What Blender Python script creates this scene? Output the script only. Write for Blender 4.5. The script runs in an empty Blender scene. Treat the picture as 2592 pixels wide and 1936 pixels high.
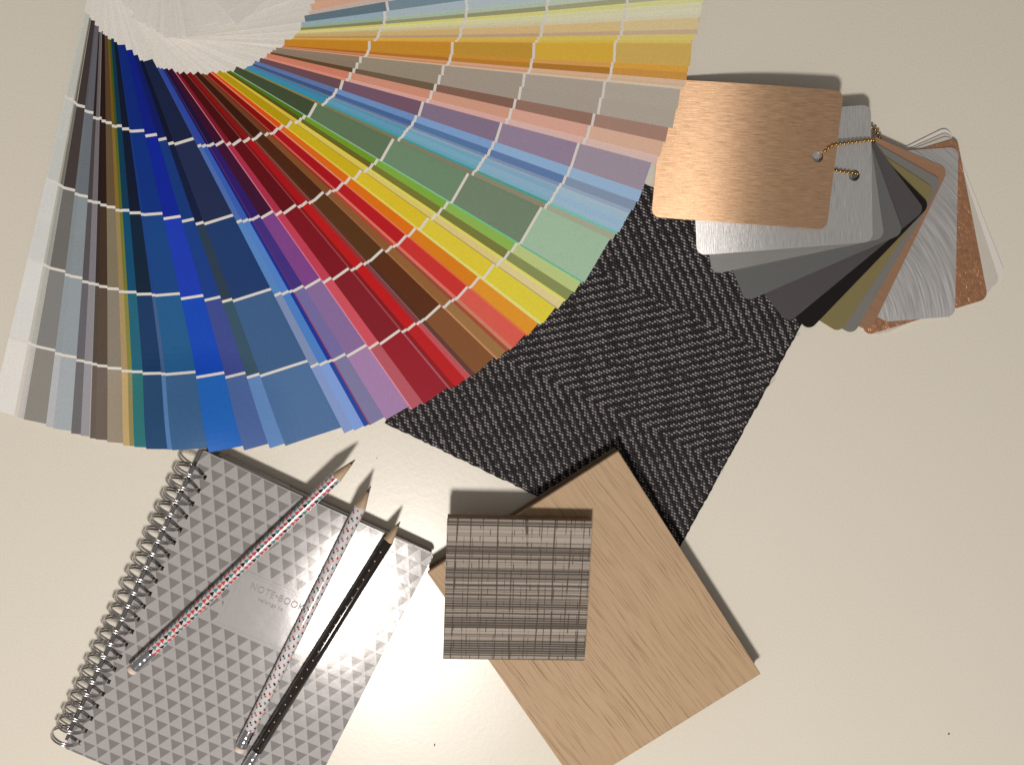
import bpy, bmesh, math, random
from mathutils import Vector, Matrix
from mathutils.geometry import tessellate_polygon

random.seed(7)
scene = bpy.context.scene
C = scene.collection

# ------------------------------------------------------------------ camera
PW, PH = 2592, 1936                 # photograph size
F = 2450.0                          # focal length in photo pixels
NDX, NDY = -140.0, -420.0           # where the point straight below the lens falls, from the picture centre
D0 = F / 4000.0                     # distance to the table at the picture centre: 4 px per mm
dn = Vector((NDX, -NDY, -F)).normalized()
zc = -dn
yc = (Vector((0, 1, 0)) - zc * zc.y).normalized()
xc = yc.cross(zc)
M = Matrix((xc, yc, zc))            # camera -> world rotation
H = D0 * zc.z
CAM = Vector((0, 0, H))
cam = bpy.data.cameras.new('camera')
cam.sensor_width = 36.0
cam.lens = 36.0 * F / PW
cam.clip_start = 0.01
cam.clip_end = 50
camo = bpy.data.objects.new('camera', cam)
C.objects.link(camo)
camo.matrix_world = Matrix.Translation(CAM) @ M.to_4x4()
scene.camera = camo

def up(px, py, z=0.0):
    """photo pixel -> point at height z"""
    d = M @ Vector((px - PW / 2, -(py - PH / 2), -F))
    t = (z - H) / d.z
    return CAM + d * t

# ------------------------------------------------------------------ light
world = bpy.data.worlds.new('World')
scene.world = world
world.use_nodes = True
bg = world.node_tree.nodes['Background']
bg.inputs[0].default_value = (1.0, 0.945, 0.885, 1)
AMB = 0.185
bg.inputs[1].default_value = AMB
LAMP = Vector((-0.115, -0.77, 1.2))
lamp = bpy.data.lights.new('room_lamp', 'POINT')
lamp.energy = 55.0
lamp.color = (1.0, 0.94, 0.88)
lamp.shadow_soft_size = 0.095
lampo = bpy.data.objects.new('room_lamp', lamp)
lampo.location = LAMP
C.objects.link(lampo)
scene.view_settings.view_transform = 'Standard'
scene.view_settings.look = 'None'
scene.view_settings.exposure = 0
scene.view_settings.gamma = 1
try:
    scene.cycles.use_denoising = True
    scene.cycles.max_bounces = 8
except Exception:
    pass

def illum(p):
    """relative light on a level surface at p (used only to turn photo colours into base colours)"""
    v = LAMP - Vector((p.x, p.y, 0))
    return AMB + 0.62 * (LAMP.z / v.length ** 3) / (1.2 / 1.40 ** 3)

def s2l(c):
    c = c / 255.0
    return c / 12.92 if c <= 0.04045 else ((c + 0.055) / 1.055) ** 2.4

TINT = (1.04, 0.97, 0.90)
def alb(rgb, p):
    e = illum(p)
    return tuple(min(0.88, max(0.004, s2l(c) / (e * t))) for c, t in zip(rgb, TINT))

# ------------------------------------------------------------------ helpers
def tag(o, label=None, cat=None, group=None, kind=None):
    if label: o['label'] = label
    if cat: o['category'] = cat
    if group: o['group'] = group
    if kind: o['kind'] = kind
    return o

def empty(name, loc=(0, 0, 0)):
    o = bpy.data.objects.new(name, None)
    o.empty_display_size = 0.01
    o.location = loc
    C.objects.link(o)
    return o

def link(name, me, parent=None, mw=None):
    o = bpy.data.objects.new(name, me)
    C.objects.link(o)
    if parent:
        o.parent = parent
        o.matrix_parent_inverse = parent.matrix_basis.inverted()
    if mw is not None:
        o.matrix_basis = mw
    return o

def mesh(name, verts, faces, mats, parent=None, idx=None, smooth=False, mw=None, cols=None):
    me = bpy.data.meshes.new(name)
    me.from_pydata([tuple(v) for v in verts], [], faces)
    for m in (mats if isinstance(mats, (list, tuple)) else [mats]):
        me.materials.append(m)
    if idx:
        me.polygons.foreach_set('material_index', idx)
    if smooth:
        me.polygons.foreach_set('use_smooth', [True] * len(me.polygons))
    if cols:
        at = me.color_attributes.new('paint', 'FLOAT_COLOR', 'CORNER')
        buf = []
        for p, c in zip(me.polygons, cols):
            for _ in p.loop_indices:
                buf += [c[0], c[1], c[2], 1.0]
        at.data.foreach_set('color', buf)
    me.update()
    return link(name, me, parent, mw)

def prism(outline, z0, z1):
    """outline: list of (x,y), counter-clockwise; flat top and bottom"""
    n = len(outline)
    v = [(x, y, z0) for x, y in outline] + [(x, y, z1) for x, y in outline]
    f = [list(range(n))[::-1], list(range(n, 2 * n))]
    f += [[i, (i + 1) % n, n + (i + 1) % n, n + i] for i in range(n)]
    return v, f

def ccw(pts):
    a = sum(pts[i][0] * pts[(i + 1) % len(pts)][1] - pts[(i + 1) % len(pts)][0] * pts[i][1] for i in range(len(pts)))
    return pts if a > 0 else pts[::-1]

def round_poly(pts, r, seg=6):
    out = []
    n = len(pts)
    for i in range(n):
        p = Vector(pts[i][:2]); a = Vector(pts[i - 1][:2]); b = Vector(pts[(i + 1) % n][:2])
        rr = r[i] if isinstance(r, (list, tuple)) else r
        if rr <= 0:
            out.append((p.x, p.y)); continue
        u = (a - p).normalized(); w = (b - p).normalized()
        ang = u.angle(w)
        d = rr / math.tan(ang / 2)
        s = p + u * d; e = p + w * d
        cc = p + (u + w).normalized() * (rr / math.sin(ang / 2))
        a0 = math.atan2(s.y - cc.y, s.x - cc.x); a1 = math.atan2(e.y - cc.y, e.x - cc.x)
        da = (a1 - a0 + math.pi) % (2 * math.pi) - math.pi
        for k in range(seg + 1):
            t = a0 + da * k / seg
            out.append((cc.x + rr * math.cos(t), cc.y + rr * math.sin(t)))
    return out

def tube(path, r, n=8, closed=False):
    """a round wire along a list of points"""
    V, Fc = [], []
    m = len(path)
    path = [Vector(p) for p in path]
    for i, p in enumerate(path):
        a = path[i - 1] if (i > 0 or closed) else p
        b = path[(i + 1) % m] if (i < m - 1 or closed) else p
        t = (b - a).normalized()
        ref = Vector((0, 0, 1)) if abs(t.z) < 0.9 else Vector((0, 1, 0))
        if closed:
            ref = closed
        u = t.cross(ref).normalized(); w = t.cross(u)
        rr = r[i] if isinstance(r, (list, tuple)) else r
        for k in range(n):
            an = 2 * math.pi * k / n
            V.append(p + (u * math.cos(an) + w * math.sin(an)) * rr)
    rng = m if closed else m - 1
    for i in range(rng):
        for k in range(n):
            a = i * n + k; b = i * n + (k + 1) % n
            c = ((i + 1) % m) * n + (k + 1) % n; d = ((i + 1) % m) * n + k
            Fc.append([a, b, c, d])
    if not closed:
        Fc.append(list(range(n))[::-1]); Fc.append([(m - 1) * n + k for k in range(n)])
    return V, Fc

# ------------------------------------------------------------------ materials
def mat(name):
    m = bpy.data.materials.new(name)
    m.use_nodes = True
    return m, m.node_tree.nodes, m.node_tree.links, m.node_tree.nodes['Principled BSDF']

def nd(N, typ, **kw):
    n = N.new(typ)
    for k, v in kw.items():
        setattr(n, k, v)
    return n

def mathn(N, L, op, a, b=None, clamp=False):
    n = N.new('ShaderNodeMath'); n.operation = op; n.use_clamp = clamp
    for i, v in enumerate((a, b)):
        if v is None: continue
        if isinstance(v, (int, float)): n.inputs[i].default_value = v
        else: L.new(v, n.inputs[i])
    return n.outputs[0]

def mixc(N, L, fac, a, b):
    n = N.new('ShaderNodeMix'); n.data_type = 'RGBA'
    if isinstance(fac, (int, float)): n.inputs[0].default_value = fac
    else: L.new(fac, n.inputs[0])
    for i, v in ((6, a), (7, b)):
        if isinstance(v, tuple): n.inputs[i].default_value = (*v[:3], 1)
        else: L.new(v, n.inputs[i])
    return n.outputs[2]

def coords(N, L, scale=(1, 1, 1), rot=(0, 0, 0), loc=(0, 0, 0)):
    t = N.new('ShaderNodeTexCoord'); mp = N.new('ShaderNodeMapping')
    L.new(t.outputs['Object'], mp.inputs[0])
    mp.inputs['Scale'].default_value = scale
    mp.inputs['Rotation'].default_value = rot
    mp.inputs['Location'].default_value = loc
    return mp.outputs[0]

def noise(N, L, vec, scale=5, detail=3, rough=0.5, dist=0.0):
    n = N.new('ShaderNodeTexNoise')
    if vec is not None: L.new(vec, n.inputs['Vector'])
    n.inputs['Scale'].default_value = scale
    n.inputs['Detail'].default_value = detail
    n.inputs['Roughness'].default_value = rough
    n.inputs['Distortion'].default_value = dist
    return n.outputs[0]

def ramp(N, L, fac, stops):
    r = N.new('ShaderNodeValToRGB')
    L.new(fac, r.inputs[0])
    el = r.color_ramp.elements
    while len(el) < len(stops): el.new(0.5)
    for e, (p, c) in zip(el, stops):
        e.position = p
        e.color = (c, c, c, 1) if isinstance(c, (int, float)) else (*c, 1)
    return r.outputs[0]

def bump(N, L, B, h, strength, dist):
    b = N.new('ShaderNodeBump')
    b.inputs['Strength'].default_value = strength
    b.inputs['Distance'].default_value = dist
    L.new(h, b.inputs['Height'])
    L.new(b.outputs[0], B.inputs['Normal'])

def plain(name, col, rough=0.5, metal=0.0, spec=0.5, var=0.08, vscale=300, bmp=0.0):
    m, N, L, B = mat(name)
    v = coords(N, L)
    n = noise(N, L, v, vscale, 3)
    L.new(mixc(N, L, n, tuple(c * (1 - var) for c in col), tuple(min(1, c * (1 + var)) for c in col)), B.inputs['Base Color'])
    B.inputs['Roughness'].default_value = rough
    B.inputs['Metallic'].default_value = metal
    B.inputs['Specular IOR Level'].default_value = spec
    if bmp: bump(N, L, B, n, bmp, 0.0003)
    return m

# table lacquer
m, N, L, B = mat('table_lacquer')
v = coords(N, L)
big = noise(N, L, v, 6, 4)
fine = noise(N, L, v, 900, 3, 0.7)
c0 = mixc(N, L, big, (0.715, 0.668, 0.568), (0.775, 0.727, 0.628))
c1 = mixc(N, L, ramp(N, L, fine, [(0.35, 0.0), (0.65, 1.0)]), c0, (0.815, 0.765, 0.665))
# faint scratch lines and dust with a shape of their own
sv = coords(N, L, (3, 700, 1), (0, 0, math.radians(3)))
scr = ramp(N, L, noise(N, L, sv, 1.0, 1), [(0.74, 0.0), (0.78, 1.0)])
L.new(mixc(N, L, mathn(N, L, 'MULTIPLY', scr, 0.10), c1, (0.45, 0.40, 0.32)), B.inputs['Base Color'])
smr = N.new('ShaderNodeMapRange'); L.new(noise(N, L, coords(N, L, (14, 9, 1)), 1.0, 5, 0.65), smr.inputs[0])
smr.inputs[1].default_value = 0.3; smr.inputs[2].default_value = 0.7
smr.inputs[3].default_value = 0.265; smr.inputs[4].default_value = 0.345
L.new(smr.outputs[0], B.inputs['Roughness'])
B.inputs['Specular IOR Level'].default_value = 0.55
pe = noise(N, L, v, 260, 2, 0.5)
bump(N, L, B, mathn(N, L, 'ADD', pe, mathn(N, L, 'MULTIPLY', fine, 0.5)), 0.06, 0.0006)
M_table = m

# printed card of the fan deck: colour chips come from the print (per-face colour), thin gloss
m, N, L, B = mat('printed_card')
at = N.new('ShaderNodeVertexColor'); at.layer_name = 'paint'
v = coords(N, L)
fn = noise(N, L, v, 1400, 2, 0.6)
mx = N.new('ShaderNodeMix'); mx.data_type = 'RGBA'; mx.blend_type = 'MULTIPLY'
mx.inputs[0].default_value = 1.0
L.new(at.outputs[0], mx.inputs[6])
L.new(ramp(N, L, fn, [(0.3, 0.90), (0.7, 1.06)]), mx.inputs[7])
L.new(mx.outputs[2], B.inputs['Base Color'])
B.inputs['Roughness'].default_value = 0.45
B.inputs['Specular IOR Level'].default_value = 0.12
bump(N, L, B, fn, 0.06, 0.0003)
M_card = m

def brushed(name, col, streak, across=False, rough=0.34, contrast=0.22, swirl=False, hammer=False, metal=0.72, rot=None):
    m, N, L, B = mat(name)
    if swirl:
        t = N.new('ShaderNodeTexCoord')
        mp = N.new('ShaderNodeMapping'); mp.inputs['Location'].default_value = (-0.115, 0.105, 0)
        L.new(t.outputs['Object'], mp.inputs[0])
        sp = N.new('ShaderNodeSeparateXYZ'); L.new(mp.outputs[0], sp.inputs[0])
        r = mathn(N, L, 'SQRT', mathn(N, L, 'ADD', mathn(N, L, 'MULTIPLY', sp.outputs[0], sp.outputs[0]), mathn(N, L, 'MULTIPLY', sp.outputs[1], sp.outputs[1])))
        a = mathn(N, L, 'ARCTAN2', sp.outputs[1], sp.outputs[0])
        cb = N.new('ShaderNodeCombineXYZ')
        L.new(mathn(N, L, 'MULTIPLY', r, 900.0), cb.inputs[0]); L.new(mathn(N, L, 'MULTIPLY', a, 3.0), cb.inputs[1])
        st = noise(N, L, cb.outputs[0], 1.0, 3, 0.6)
    elif hammer:
        st = noise(N, L, coords(N, L), 260, 3, 0.55, 1.5)
    else:
        sc = (streak, 2800, 1) if not across else (2800, streak, 1)
        st = noise(N, L, coords(N, L, sc), 1.0, 4, 0.75)
    lo, hi = tuple(c * (1 - contrast) for c in col), tuple(min(1, c * (1 + contrast)) for c in col)
    L.new(mixc(N, L, ramp(N, L, st, [(0.3, 0.0), (0.7, 1.0)]), lo, hi), B.inputs['Base Color'])
    B.inputs['Metallic'].default_value = metal
    rr = N.new('ShaderNodeMapRange'); L.new(st, rr.inputs[0])
    rr.inputs[3].default_value = rough * 0.8; rr.inputs[4].default_value = rough * 1.25
    L.new(rr.outputs[0], B.inputs['Roughness'])
    if not hammer:
        tg = N.new('ShaderNodeTangent'); tg.direction_type = 'UV_MAP'; tg.uv_map = 'UVMap'
        L.new(tg.outputs[0], B.inputs['Tangent'])
        B.inputs['Anisotropic'].default_value = 0.88
        B.inputs['Anisotropic Rotation'].default_value = rot if rot is not None else (0.0 if across else 0.25)
    bump(N, L, B, st, 0.42 if hammer else 0.35, 0.0015 if hammer else 0.00014)
    return m

# ------------------------------------------------------------------ table top (the setting)
v, f = prism([(-0.9, -0.75), (0.9, -0.75), (0.9, 0.6), (-0.9, 0.6)], -0.03, 0.0)
table = mesh('tabletop', v, f, M_table)
tag(table, 'cream white lacquered table top under all the samples', 'table', kind='structure')

# ------------------------------------------------------------------ fan deck of paint cards
# each card: outer corner on the clockwise edge, inner end of its colour on the same edge, five colours (inner to outer)
def g5(a, b):
    return [tuple(a[k] + (b[k] - a[k]) * i / 4 for k in range(3)) for i in range(5)]

CARDS = [
 ((-20, 1036), (213, 30), [(182,178,160),(188,183,168),(202,193,180),(212,202,188),(222,208,190)]),
 ((-14, 1038), (217, 35), [(178,172,152),(186,181,165),(200,192,178),(212,203,188),(222,208,190)]),
 ((36, 1051.5), (226, 44), [(140,128,104),(160,148,126),(176,164,142),(190,177,155),(208,190,165)]),
 ((45, 1056), (227.5, 46), [(95,84,72),(112,102,88),(150,145,130),(176,168,150),(192,180,166)]),
 ((54, 1059), (229, 49), [(150,138,115),(120,110,95),(155,148,134),(172,165,148),(186,174,160)]),
 ((60.3, 1061), (230, 51), [(62,48,44),(68,54,48),(108,100,90),(128,120,112),(140,128,112)]),
 ((116, 1079), (239.5, 64), [(85,80,85),(100,105,108),(125,130,130),(140,145,145),(178,172,168)]),
 ((134.7, 1084), (241.5, 65.5), [(90,86,92),(98,103,107),(128,135,135),(142,148,147),(160,162,160)]),
 ((180, 1096.6), (249.5, 81), [(40,28,25),(72,58,56),(85,75,75),(100,92,95),(108,100,98)]),
 ((204.3, 1102.4), (252, 82), [(100,88,85),(110,98,98),(122,112,115),(138,128,128),(150,140,140)]),
 ((226, 1107.6), (257, 79.5), [(140,128,120),(120,104,100),(132,120,118),(150,140,135),(178,165,155)]),
 ((228, 1108.7), (258, 79), [(35,18,12),(40,20,15),(58,42,38),(85,68,55),(105,86,70)]),
 ((242, 1111.5), (260, 87), [(38,18,10),(42,22,14),(72,45,25),(92,70,48),(114,92,74)]),
 ((272, 1118.4), (265, 90.6), [(90,60,25),(105,75,40),(130,110,75),(140,120,95),(160,135,105)]),
 ((312, 1127), (273, 99.5), [(112,80,25),(132,100,42),(152,126,82),(172,142,96),(196,165,110)]),
 ((328.6, 1128.3), (277, 101), [(60,80,20),(80,100,30),(110,115,45),(130,130,60),(146,136,90)]),
 ((340.4, 1131), (281, 98), [(10,50,65),(10,55,75),(15,75,100),(40,100,110),(60,120,110)]),
 ((370.4, 1136), (289, 107), [(8,20,38),(8,22,40),(10,35,50),(28,58,90),(50,78,105)]),
 ((424.4, 1138), (297, 113.5), [(15,45,100),(20,55,115),(30,65,120),(75,95,125),(102,132,165)]),
 ((436.2, 1139.3), (299, 114.4), [(10,38,105),(12,48,112),(25,68,118),(40,92,128),(72,102,130)]),
 ((529, 1145), (320, 128), [(10,28,112),(12,34,132),(30,58,158),(20,72,165),(42,104,172)]),
 ((618, 1139.7), (339, 141), [(12,25,85),(20,55,110),(25,60,120),(70,75,130),(90,105,145)]),
 ((683, 1134.5), (354, 154.6), [(10,16,38),(18,26,54),(48,60,72),(64,84,94),(115,140,175)]),
 ((722.6, 1128.4), (363, 156.6), [(26,32,56),(38,43,70),(33,58,98),(70,95,125),(88,112,142)]),
 ((871.5, 1096.6), (397.5, 172.5), [(50,70,140),(75,105,165),(85,130,185),(125,140,175),(130,150,195)]),
 ((897, 1089.7), (405, 175), [(42,66,152),(55,90,170),(80,125,190),(75,125,190),(125,155,210)]),
 ((922.4, 1079.7), (413, 176), [(20,20,70),(20,30,110),(20,45,140),(20,50,145),(30,65,150)]),
 ((934.5, 1076), (416, 176), [(90,40,80),(100,40,90),(110,40,80),(150,50,70),(150,60,80)]),
 ((937.5, 1075), (417.3, 175.7), [(25,15,55),(45,25,100),(65,45,120),(115,105,155),(125,118,155)]),
 ((977, 1062.4), (426.5, 178.4), [(55,10,40),(60,15,45),(125,65,130),(135,105,150),(165,125,165)]),
 ((1040.5, 1037), (443, 184), [(225,140,140),(215,130,150),(210,120,150),(215,135,160),(220,140,160)]),
 ((1043.7, 1035.4), (445, 184.7), [(125,20,40),(170,45,70),(190,60,80),(205,80,90),(182,85,95)]),
 ((1073.5, 1022.4), (455, 188.6), [(70,8,10),(95,5,18),(125,15,28),(130,25,35),(150,25,38)]),
 ((1137, 986), (472, 189), [(140,60,60),(150,60,65),(160,65,70),(160,70,80),(165,90,100)]),
 ((1141.6, 984.2), (473.5, 188.5), [(100,12,12),(125,15,20),(130,20,22),(130,22,25),(145,20,25)]),
 ((1152.5, 979.7), (476, 187), [(130,15,15),(165,15,20),(185,20,22),(190,22,25),(185,28,30)]),
 ((1179.7, 961.5), (489, 190), [(92,42,28),(122,50,42),(142,50,50),(132,60,65),(192,80,85)]),
 ((1191, 954), (491, 189), [(150,100,80),(150,100,85),(140,95,80),(140,100,90),(150,110,100)]),
 ((1193, 953), (492, 188.6), [(70,30,15),(85,40,25),(90,50,30),(80,45,30),(100,55,50)]),
 ((1203.3, 947), (493.5, 188), [(58,22,8),(74,35,15),(85,50,20),(90,45,20),(130,80,45)]),
 ((1256.9, 910.7), (509, 189), [(112,62,38),(132,76,46),(152,96,62),(162,106,62),(192,136,96)]),
 ((1261.4, 908), (511, 188.5), [(106,62,32),(126,76,36),(140,86,46),(146,96,50),(156,112,66)]),
 ((1282, 890.7), (519, 190), [(120,34,22),(150,42,32),(182,62,52),(150,72,56),(160,76,52)]),
 ((1291.4, 886.2), (522, 190), [(162,72,52),(202,96,82),(216,116,96),(220,112,96),(202,126,98)]),
 ((1298.6, 879.8), (525, 190), [(130,8,10),(165,15,25),(180,25,30),(200,50,45),(215,90,75)]),
 ((1333, 851), (532.5, 185), [(240,140,100),(240,140,110),(225,120,80),(215,110,60),(215,115,70)]),
 ((1337.5, 848), (535, 184), [(215,75,15),(235,100,20),(235,110,15),(215,125,25),(230,145,40)]),
 ((1367, 822.5), (546, 187), [(225,170,80),(235,190,80),(235,205,105),(235,215,120),(235,220,130)]),
 ((1374.5, 818.8), (549, 187), [(175,145,10),(200,170,25),(215,185,40),(220,195,55),(220,200,60)]),
 ((1411, 783), (565.5, 185), [(150,130,40),(160,140,60),(170,150,70),(175,155,90),(180,165,115)]),
 ((1413.8, 780.5), (567, 184.4), [(205,175,60),(220,190,85),(225,195,105),(220,195,125),(220,200,140)]),
 ((1428.8, 764.3), (571, 184), [(215,190,60),(225,200,70),(230,210,80),(232,212,85),(235,215,100)]),
 ((1434.5, 760), (573, 184), [(90,75,25),(105,95,35),(120,115,50),(120,120,60),(135,140,85)]),
 ((1453.4, 740.7), (579, 182), [(75,115,15),(110,150,35),(125,165,60),(140,175,80),(185,195,125)]),
 ((1474, 716.5), (589, 183), [(160,180,165),(150,180,160),(130,190,150),(110,190,140),(110,175,150)]),
 ((1479.7, 714.2), (591, 182.5), [(65,75,50),(95,115,85),(110,135,105),(115,130,105),(160,185,155)]),
 ((1550.7, 607.8), (617, 177), [(135,120,75),(125,120,85),(130,125,100),(140,135,110),(165,165,140)]),
 ((1560.7, 594), (620.5, 175), [(45,140,150),(60,150,155),(60,150,145),(70,155,140),(120,185,170)]),
 ((1567.5, 588.5), (622, 174), [(45,140,165),(85,150,165),(110,160,175),(130,170,185),(155,180,195)]),
 ((1574, 577), (625, 172), [(70,130,160),(100,150,175),(120,165,185),(140,170,190),(152,178,198)]),
 ((1583, 560), (631, 169), [(55,125,158),(90,145,170),(115,160,180),(130,165,185),(158,182,195)]),
 ((1590.6, 545.5), (635, 167.5), [(112,122,147),(126,142,162),(150,165,180),(150,166,180),(166,180,190)]),
 ((1594, 541), (637, 167), [(85,95,120),(105,120,145),(120,140,165),(130,145,170),(150,165,182)]),
 ((1602.5, 533.4), (639.5, 166), [(60,85,125),(70,100,145),(85,115,155),(95,120,160),(130,145,165)]),
 ((1615.2, 511.6), (642.6, 161.7), [(95,115,160),(110,140,185),(125,155,195),(140,170,205),(150,175,205)]),
 ((1625, 483.5), (655.6, 157.6), [(105,75,80),(115,85,100),(130,110,130),(145,125,145),(155,140,150)]),
 ((1661.5, 415.4), (668.5, 149.4), [(215,140,120),(225,160,150),(225,165,155),(230,175,165),(225,180,170)]),
 ((1670.5, 396.5), (674, 146.7), [(205,125,100),(205,140,115),(205,150,125),(215,160,140),(215,170,145)]),
 ((1684, 360), (684, 137), [(95,70,45),(110,90,70),(130,95,80),(145,110,95),(160,125,110)]),
 ((1702.4, 325.2), (689, 133), [(140,120,100),(150,135,115),(160,145,130),(165,152,138),(170,158,142)]),
 ((1715, 276), (698, 128), [(142,122,102),(150,136,116),(160,146,130),(166,153,139),(172,160,144)]),
 ((1728, 227), (709, 122), [(205,165,135),(210,175,145),(212,180,155),(214,184,160),(215,188,165)]),
 ((1732, 221), (712, 121), [(182,116,78),(196,136,88),(200,150,112),(206,166,128),(206,172,138)]),
 ((1736, 213), (714, 120), [(195,132,95),(205,150,115),(210,160,130),(214,170,140),(216,176,148)]),
 ((1737.5, 204), (717, 117.5), [(182,100,25),(188,112,28),(192,122,34),(180,115,35),(205,140,55)]),
 ((1741, 183.6), (718.5, 115.7), [(204,128,20),(204,134,30),(208,140,42),(216,152,68),(220,155,50)]),
 ((1747, 168), (720, 114), [(206,132,25),(206,136,30),(196,142,40),(216,166,45),(205,165,75)]),
 ((1749.5, 110), (738, 101), [(215,150,45),(220,162,55),(220,168,60),(225,180,62),(222,186,86)]),
 ((1757, 101.5), (741, 99), [(222,170,60),(222,172,66),(224,178,68),(226,186,76),(222,190,96)]),
 ((1765, 87), (744, 97), [(182,142,92),(190,150,110),(190,155,120),(195,160,125),(195,165,130)]),
 ((1768, 74.4), (746, 93), [(206,166,96),(210,172,106),(214,176,116),(215,180,120),(215,185,130)]),
 ((1773, 43.6), (750, 88), [(190,170,120),(200,185,140),(200,190,155),(205,195,160),(205,195,165)]),
 ((1775, 34), (751, 86), [(206,186,126),(208,192,140),(210,196,150),(212,200,160),(214,202,166)]),
 ((1777, 23), (753, 84), [(220,205,130),(225,210,140),(220,210,150),(220,210,155),(222,213,160)]),
 ((1780, 7), (757, 80), [(215,195,95),(220,205,110),(220,205,115),(218,205,122),(215,205,130)]),
 ((1781, -8), (761, 77), [(135,130,90),(150,145,105),(150,145,105),(160,155,115),(170,165,130)]),
 ((1783, -24), (762.5, 71), [(150,172,140),(166,184,155),(172,186,160),(180,190,165),(190,195,170)]),
 ((1785, -42), (763, 65), [(148,168,178),(165,178,182),(172,182,182),(178,188,180),(186,194,182)]),
 ((1786, -90), (772.6, 55.8), [(95,115,125),(115,135,145),(140,150,155),(160,166,166),(180,184,180)]),
 ((1784, -146), (783, 38), [(196,172,154),(204,182,166),(208,188,172),(210,192,178),(212,196,184)]),
 ((1780, -185), (789, 27.5), [(214,160,128),(218,170,140),(220,178,150),(220,184,160),(222,190,168)]),
 ((1772, -235), (797, 8), [(212,158,124),(216,168,136),(218,176,148),(220,184,160),(222,190,168)]),
 ((1745, -310), (806, -20), [(196,150,120)] * 5),
 ((1705, -395), (838, -42), [(190,160,150)] * 5),     # from here on only the white ends are in view
 ((1600, -560), (838, -118), [(160,150,150)] * 5),
 ((1470, -740), (822, -135), [(150,140,130)] * 5),
]
# the last two cards: corner of the white end in view, direction up and to the right
deck = empty('paint_fan_deck', up(520, -40, 0))
tag(deck, 'spread fan deck of long paint colour cards, greys and blues to reds, greens and pastels', 'fan deck')
NC = len(CARDS)
WID = 0.052
WHITE = 0.0665
GAP = 0.0016
def smooth01(t):
    t = max(0.0, min(1.0, t)); return t * t * (3 - 2 * t)
NBC = up(500, 1120, 0.009)        # corner of the notebook that the free ends ride up on
def ride(p):
    d = (Vector((p.x, p.y, 0)) - Vector((NBC.x, NBC.y, 0)))
    dn_ = math.sqrt((d.x / 0.066) ** 2 + (d.y / 0.060) ** 2)
    return 0.0098 * smooth01(1.0 - dn_) if dn_ < 1 else 0.0
def card_z(i, q, s):
    """height of card i: stacked at the pivot, overlapping like roof slates at the rim"""
    g = max(0.0, 1 - q / 0.7) ** 1.3
    lift = 0.0022 * smooth01((i - 50) / 14.0) * smooth01((q - 0.3) / 0.5)
    return 0.0005 + i * 0.00002 + i * 0.00016 * g + (0.0021 * (1 - s) + 0.0004) * (1 - g) + lift + 0.0055 * (1 - s) * g
def card_pt(px, i, q):
    z = card_z(i, q, 0)
    for _ in range(4):
        p = up(px[0], px[1], z); z = card_z(i, q, 0) + ride(p)
    p.z = 0
    return p
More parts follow.
